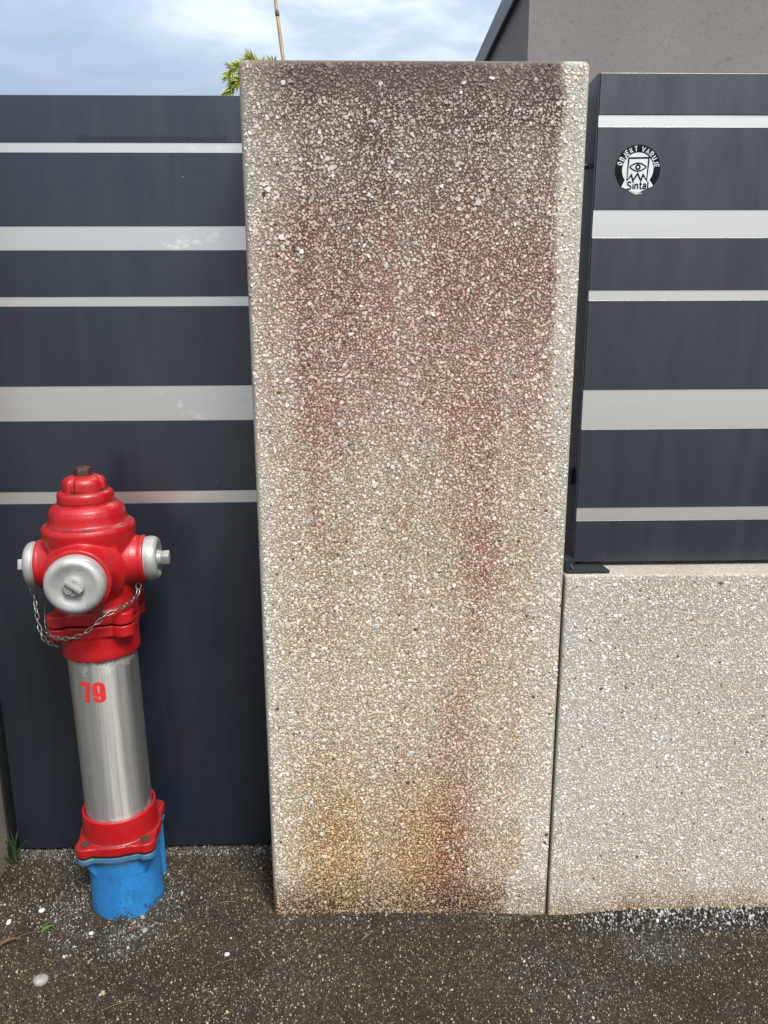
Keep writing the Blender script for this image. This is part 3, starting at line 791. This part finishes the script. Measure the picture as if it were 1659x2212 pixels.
# stainless pipe
bm = bmesh.new(); lathe(bm, [(.0812, .195), (.0812, .45), (.0812, .74)], 96, closed=False); pp = hobj('pipe', bm, M_pipe)
# painted number on the pipe
SEV = [(0, 1), (.335, 1), (.335, .86), (.235, .0), (.085, .0), (.185, .80), (0, .80)]
def wrap(p, a0, zc, h, w0):
    t = a0+(p[0]-w0)*1.5*h/.0816
    return Vector((.0816*sin(t), -.0816*cos(t), zc+(p[1]-.5)*h))
bm = bmesh.new(); H9 = .0535; A9 = radians(-8.5); Z9 = .6345
def wface(poly):
    bm2 = [bm.verts.new(wrap(p, A9, Z9, H9, .40)) for p in poly]; bm.faces.new(bm2)
wface([(0, 1), (.17, 1), (.17, .80), (0, .80)]); wface([(.17, 1), (.345, 1), (.345, .84), (.345, .80), (.17, .80)])
for i in range(8):
    t0, t1 = i/8, (i+1)/8
    L = lambda t: .205-.075*t**.7 if t > 0 else .205
    R = lambda t: .345-.075*t**.7 if t > 0 else .345
    wface([(L(t0), .80*(1-t0)), (R(t0), .80*(1-t0)), (R(t1), .80*(1-t1)), (L(t1), .80*(1-t1))])
nine = [(.475, .285), (.475, .20), (.50, .125), (.55, .085), (.605, .085), (.66, .125), (.688, .21)]+[(.688, .21+.58*i/6) for i in range(1, 7)]+[(.66, .87), (.605, .915), (.55, .915), (.50, .87), (.473, .79), (.473, .70), (.473, .58), (.473, .47), (.50, .40), (.545, .372), (.60, .385), (.64, .43)]
for q in stroke(nine, .155): wface(q)
hobj('number', bm, M_num, pp)
# lower red collar with the two bolted flanges
bm = bmesh.new()
lathe(bm, [(.0835, .714), (.0900, .714), (.0912, .722), (.0905, .745), (.0915, .775), (.095, .8025), (.082, .8025)], 64)
prism(bm, ears(0, 0, .093, .072, .025), .775, .8025)
hobj('lower_collar', bm, M_red, remesh=.0022, smooth_it=2)
# body: neck flange, barrel, shoulder and nozzles in one casting
bm = bmesh.new()
prism(bm, ears(0, 0, .093, .072, .0255), .8055, .834)
lathe(bm, [(.085, .8055), (.095, .8055), (.095, .834), (.0905, .842), (.0895, .86), (.092, .90), (.097, .95), (.102, .99), (.1045, 1.008), (.1055, 1.022), (.102, 1.031), (.094, 1.033), (.0885, 1.037),
           (.0865, 1.047), (.0855, 1.058), (.0815, 1.070), (.073, 1.079), (.062, 1.083), (.058, 1.089), (.03, 1.089)], 72)
ZN = (.936, .932)
def nozzle(d, r, L):
    lathe(bm, [(r*1.30, .070), (r*1.17, .083), (r*1.06, .098), (r*1.02, .110), (r*1.02, L-.012), (r*1.05, L-.006), (r*1.03, L), (r*.9, L)], 48, axis_M((0, 0, ZN[d[1] != 0]), d))
nozzle((1, 0, 0), .0550, .125); nozzle((-1, 0, 0), .0550, .121); nozzle((0, -1, 0), .0700, .148)
lathe(bm, [(.03, .06), (.028, .095), (.022, .104), (.0, .104)], 24, axis_M((0, 0, 1.0), (.55, .83, 0)), False)
for sx in (1, -1):     # eyes that hold the chains
    tube(bm, [(sx*.112, -.012, .892), (sx*.113, -.012, .878), (sx*.108, -.012, .870)], .005, 8)
hobj('body', bm, M_red, remesh=.0022, smooth_it=4)
# bonnet: ring, slotted cap, rusty operating nut
bm = bmesh.new(); lathe(bm, [(.055, 1.079), (.0605, 1.079), (.0630, 1.082), (.0635, 1.087), (.0630, 1.101), (.0605, 1.1075), (.055, 1.110), (.045, 1.110)], 64)
bn = hobj('bonnet_ring', bm, M_red, ang=50)
bm = bmesh.new(); seg = 72; prof = [(.0495, 1.108), (.0490, 1.125), (.0475, 1.132), (.0430, 1.1385), (.034, 1.143), (.020, 1.145)]
rings = []
for ip, (r, h) in enumerate(prof):
    row = []
    for k in range(seg):
        a = 360*k/seg; rr = r
        for c in (-22, 68, 158, 248):
            d = abs((a-c+180) % 360-180)
            if d < 9 and ip < 4: rr = r-.0075*(1 if d < 6.5 else .5)
        row.append(bm.verts.new((rr*cos(radians(a)), rr*sin(radians(a)), h)))
    rings.append(row)
for a, b in zip(rings, rings[1:]):
    for k in range(seg): bm.faces.new((a[k], a[(k+1) % seg], b[(k+1) % seg], b[k]))
bm.faces.new(rings[-1]); bm.faces.new(rings[0][::-1])
cp = hobj('bonnet_cap', bm, M_red, ang=40)
for c in (-22, 68, 158, 248):
    bm = bmesh.new(); lathe(bm, [(.0055, 0), (.0055, .004), (.004, .005)], 10, axis_M((.0415*cos(radians(c)), .0415*sin(radians(c)), 1.111), (0, 0, 1))); hobj('screw', bm, M_rust, cp)
bm = bmesh.new(); lathe(bm, [(.0215, 1.1445), (.0215, 1.159), (.0200, 1.1615), (.012, 1.1645), (.003, 1.1655)], 6, Matrix.Rotation(radians(12), 4, 'Z'))
hobj('operating_nut', bm, M_rust)
# outlet caps
def outlet_cap(d, r, L, lug, k_=1.):
    M = axis_M((0, 0, ZN[d[1] != 0]), d) @ Matrix.Translation((0, 0, L*(1-k_))) @ Matrix.Diagonal((1, 1, k_, 1))
    bm = bmesh.new()
    lathe(bm, [(r*.94, L), (r*.985, L), (r*.985, L+.004), (r*.955, L+.005), (r*.955, L+.0065), (r, L+.0075), (r*1.01, L+.013), (r*1.0, L+.022), (r*.95, L+.030), (r*.86, L+.0355), (r*.75, L+.036), (r*.62, L+.032), (r*.48, L+.0285), (r*.36, L+.027), (r*.2, L+.027)], 64, M)
    c = hobj('outlet_cap', bm, M_alu, ang=45)
    bm = bmesh.new(); h0 = L+.0265; k = r*.36
    lathe(bm, [(k, h0), (k, h0+.008), (k*.92, h0+.011), (k*.80, h0+.0115), (k*.78, h0+.014), (k*.4, h0+.014)], 36, M)
    hobj('hub', bm, M_alu, c)
    bm = bmesh.new()
    if lug == 'bar':
        Mr = M @ Matrix.Rotation(radians(-40), 4, 'Z')
        for x0, x1, y0, y1, z0, z1 in ((-.020, .020, .001, .010, h0+.013, h0+.024),):
            bb = bmesh.new(); box(bb, x0, x1, y0, y1, z0, z1, .0015); bb.transform(Mr)
            t = bpy.data.meshes.new('t'); bb.to_mesh(t); bb.free(); bm.from_mesh(t); bpy.data.meshes.remove(t)
        bb = bmesh.new(); lathe(bb, [(.0085, h0+.013), (.0085, h0+.017), (.0060, h0+.0172), (.0055, h0+.0155), (.0030, h0+.0155), (.0028, h0+.0175), (.0005, h0+.0178)], 20, Mr @ Matrix.Translation((-.003, -.0085, 0)))
        t = bpy.data.meshes.new('t'); bb.to_mesh(t); bb.free(); bm.from_mesh(t); bpy.data.meshes.remove(t)
    else:
        lathe(bm, [(.0165, h0+.010), (.0175, h0+.012), (.0165, h0+.015), (.0145, h0+.0155)], 28, M)
        bb = bmesh.new(); box(bb, -.0125, .0125, -.0125, .0125, h0+.015, h0+.037, .002); bb.transform(M @ Matrix.Rotation(radians(20), 4, 'Z'))
        t = bpy.data.meshes.new('t'); bb.to_mesh(t); bb.free(); bm.from_mesh(t); bpy.data.meshes.remove(t)
    hobj('lug', bm, M_alu, c)
outlet_cap((0, -1, 0), .0650, .148, 'bar'); outlet_cap((1, 0, 0), .0535, .124, 'nut', .86); outlet_cap((-1, 0, 0), .0535, .120, 'nut', .74)
# chains
lk = bmesh.new()
pts = [(.0040*cos(a)*(1.0 if 1 else 1), .0, .0064*(1 if sin(a) > 0 else -1)*(abs(sin(a))**.6)+.0032*sin(a)) for a in [2*pi*i/14 for i in range(14)]]
tube(lk, pts,   .0016, 6, True)
LINK = bpy.data.meshes.new('chain_link'); lk.to_mesh(LINK); lk.free(); LINK.shade_smooth(); LINK.materials.append(M_chain)
def chain(pts, ring_at_start=.008):
    Wi = (Matrix.Translation((-.651, HY, 0)) @ Matrix.Rotation(hy.rotation_euler.z, 4, 'Z')).inverted()
    pts = [Wi @ Vector(p) for p in pts]
    dense = []
    for i in range(len(pts)-1):                    # Catmull-Rom
        p0, p1, p2, p3 = pts[max(i-1, 0)], pts[i], pts[i+1], pts[min(i+2, len(pts)-1)]
        for s in range(20):
            t = s/20; dense.append(.5*((2*p1)+(p2-p0)*t+(2*p0-5*p1+4*p2-p3)*t*t+(3*p1-p0-3*p2+p3)*t**3))
    dense.append(pts[-1])
    acc = [0]
    for a, b in zip(dense, dense[1:]): acc.append(acc[-1]+(b-a).length)
    bm = bmesh.new(); d0 = (dense[6]-dense[0]).normalized(); s0 = d0.cross(Vector((0, -1, .2))).normalized()
    tube(bm, [dense[0]+d0*ring_at_start*(1-cos(a))*1.1+s0*ring_at_start*.75*sin(a) for a in [2*pi*i/20 for i in range(20)]], .0013, 6, True)
    root = hobj('chain', bm, M_chain, ang=180)
    pitch = .0148; n = int((acc[-1]-ring_at_start*2)/pitch)
    for k in range(n):
        s = ring_at_start*2+pitch*(k+.5); i = max(j for j in range(len(acc)) if acc[j] <= s); i = min(i, len(dense)-2)
        t = (s-acc[i])/max(acc[i+1]-acc[i], 1e-6); p = dense[i].lerp(dense[i+1], t); d = (dense[min(i+2, len(dense)-1)]-dense[max(i-2, 0)]).normalized()
        o = bpy.data.objects.new('chain_link', LINK); COL.objects.link(o); o.parent = root
        q = d.to_track_quat('Z', 'Y').to_matrix().to_4x4() @ Matrix.Rotation(radians(90*(k % 2)+20+random.uniform(-25, 25)), 4, 'Z')
        o.matrix_local = Matrix.Translation(p) @ q
chain([(-.543, 1.762, .884), (-.545, 1.742, .857), (-.562, 1.684, .851), (-.590, 1.655, .843), (-.612, 1.640, .826), (-.641, 1.634, .806), (-.680, 1.640, .795), (-.723, 1.662, .795), (-.748, 1.695, .803)])
chain([(-.798, 1.765, .890), (-.795, 1.760, .869), (-.790, 1.755, .851), (-.783, 1.740, .822), (-.775, 1.728, .788), (-.761, 1.712, .768), (-.740, 1.695, .763), (-.718, 1.684, .757)])
bm = bmesh.new(); Wi = (Matrix.Translation((-.651, HY, 0)) @ Matrix.Rotation(hy.rotation_euler.z, 4, 'Z')).inverted()
tube(bm, [Wi @ Vector(p) for p in [(-.715, 1.70, .880), (-.738, 1.712, .868), (-.750, 1.716, .848), (-.752, 1.712, .825), (-.749, 1.70, .806), (-.744, 1.69, .802)]], .0012, 6)
hobj('wire_hook', bm, M_chain, ang=180)
hy.rotation_euler = (0, -.0135, radians(6))      # it leans a little to the left

# ------------------------------------------------------------------ small things on the ground
def G(x, y): return float(gz(x, y))
def stone(name, x, y, r, mat, label, cat, asp=.75, group=None):
    bm = bmesh.new(); bmesh.ops.create_icosphere(bm, subdivisions=2, radius=1)
    for v in bm.verts:
        k = 1+random.uniform(-.09, .09); v.co = Vector((v.co.x*r*k, v.co.y*r*asp*k, v.co.z*r*.6*k))
    me = bpy.data.meshes.new(name); bm.to_mesh(me); bm.free(); me.shade_smooth()
    o = link(name, me, mat); o.location = (x, y, G(x, y)+r*.35); o.rotation_euler.z = random.random()*6
    return tag(o, label, cat, group)
stone('pebble', -.852, 1.728, .0085, M_peb, 'white pebble near the left edge, closest to the grass tuft', 'pebble', .9, 'loose pebbles on the pavement')
stone('pebble', -.919, 1.688, .0090, M_peb, 'white oval pebble at the far left edge of the picture', 'pebble', .65, 'loose pebbles on the pavement')
stone('pebble', -.764, 1.504, .0175, M_pebg, 'large round grey pebble lying in the bottom left corner', 'pebble', .95, 'loose pebbles on the pavement')
stone('pebble', -.346, 1.572, .0068, M_peb, 'small white pebble alone on the pavement left of the pillar', 'pebble', .8, 'loose pebbles on the pavement')
stone('pebble', -.564, 1.650, .0085, M_pebg, 'grey angular pebble lying right in front of the blue foot', 'pebble', .8, 'loose pebbles on the pavement')
stone('pebble', -.695, 1.642, .0065, M_peb, 'pale pebble lying left in front of the blue foot', 'pebble', .8, 'loose pebbles on the pavement')
def blade(bm, pts, wd):
    pts = [Vector(p) for p in pts]; n = len(pts); L, R = [], []
    for i, p in enumerate(pts):
        t = (pts[min(i+1, n-1)]-pts[max(i-1, 0)]).normalized(); s = t.cross(Vector((.25, -1, .3))).normalized()*wd*(1-(i/(n-1))**2.0)*.5
        if i == n-1: L.append(bm.verts.new(p)); R.append(L[-1])
        else: L.append(bm.verts.new(p-s)); R.append(bm.verts.new(p+s))
    for i in range(n-1):
        if i == n-2: bm.faces.new((L[i], R[i], L[i+1]))
        else: bm.faces.new((L[i], R[i], R[i+1], L[i+1]))
gt_ = empty('grass_tuft', (-1.0, 1.915, 0)); tag(gt_, 'small green grass tuft growing at the foot of the left pillar', 'grass')
for k in range(13):
    a = random.uniform(0, 6.28); h = random.uniform(.03, .095); r = random.uniform(.01, .06)
    b0 = Vector((-1.005+random.uniform(-.015, .015), 1.915+random.uniform(-.015, .01), .012)); d = Vector((cos(a), sin(a)*.7-.25, 0))*r
    bm = bmesh.new(); blade(bm, [b0, b0+d*.25+Vector((0, 0, h*.55)), b0+d*.7+Vector((0, 0, h)), b0+d*1.25+Vector((0, 0, h*random.uniform(.5, 1)))], .0042); obj('blade', bm, M_grass, gt_, smooth=True)
for tipd in ((.055, -.02, .075), (.03, -.01, .11), (-.05, -.06, .05)):
    b0 = Vector((-1.005, 1.912, .012)); bm = bmesh.new(); d = Vector(tipd); blade(bm, [b0, b0+d*.4+Vector((0, 0, .015)), b0+d*.75+Vector((0, 0, .012)), b0+d], .005); obj('blade', bm, M_grass, gt_, smooth=True)
def leaf(name, x, y, L, W, rz, mat, label, curl=.25):
    bm = bmesh.new(); rows = []
    for i in range(7):
        t = i/6; wd = W*sin(pi*min(1, t*.92+.06))**.8
        rows.append([bm.verts.new(((t-.5)*L, s*wd*.5, .002+abs(s)*wd*curl+.15*L*curl*sin(pi*t))) for s in (-1, 0, 1)])
    for a, b in zip(rows, rows[1:]):
        for k in range(2): bm.faces.new((a[k], a[k+1], b[k+1], b[k]))
    me = bpy.data.meshes.new(name); bm.to_mesh(me); bm.free(); me.shade_smooth()
    o = link(name, me, mat); o.location = (x, y, G(x, y)+.003); o.rotation_euler = (0, 0, radians(rz)); return tag(o, label, 'leaf')
leaf('fallen_leaf', -.812, 1.660, .030, .011, 50, M_leaf, 'fresh green leaf lying on the pavement left of the hydrant')
leaf('fallen_leaf', -.890, 1.615, .050, .013, 40, M_dry, 'brown curled dry leaf near the left edge of the picture', .5)
leaf('fallen_leaf', -.770, 1.640, .034, .009, 115, M_dry, 'small reddish dry leaf beside the green leaf', .5)
leaf('fallen_leaf', -.785, 1.700, .030, .010, 60, M_dry, 'dark curled dry leaf near the pale grit beside the hydrant', .6)
leaf('fallen_leaf', -.590, 1.645, .036, .013, 30, M_dry, 'brown dry leaf leaning on a pebble before the blue foot', .4)
leaf('fallen_leaf', -.010, 1.612, .034, .006, 45, M_straw, 'yellow narrow leaf lying before the pillar', .3)
def straw(x, y, L, rz, label, bend=.12, r=.0009):
    bm = bmesh.new(); tube(bm, [(-L/2, 0, .002), (-L/6, L*bend, .004), (L/5, L*bend, .004), (L/2, 0, .002)], [r, r, r*.9, r*.5], 6)
    me = bpy.data.meshes.new('straw'); bm.to_mesh(me); bm.free(); me.shade_smooth(); o = link('straw', me, M_straw)
    o.location = (x, y, G(x, y)+.001); o.rotation_euler = (0, 0, radians(rz)); tag(o, label, 'straw', 'bits of dry straw on the pavement')
straw(-.375, 1.742, .050, 5, 'thick short straw lying between the hydrant and the pillar', .03, .0016)
straw(-.425, 1.735, .045, 60, 'thin straw standing off beside the thick short straw')
straw(-.455, 1.650, .120, 38, 'long straight straw lying right of the hydrant foot', .02)
straw(-.800, 1.690, .110, 42, 'long straw running from the green leaf to the pale grit', .03)
straw(-.350, 1.545, .060, 25, 'thin straw beside the small white pebble', .03)
straw(-.545, 1.590, .050, 20, 'short straw in front of the hydrant', .1)
straw(-.750, 1.672, .060, 100, 'bent straw left of the hydrant foot', .35)
straw(-.860, 1.640, .055, 30, 'short straw beside the brown dry leaf', .05)
straw(.100, 1.575, .035, 100, 'tiny straw before the middle of the pillar', .1)
straw(-.555, 1.430, .090, 18, 'straw at the bottom edge of the picture below the hydrant', .06)
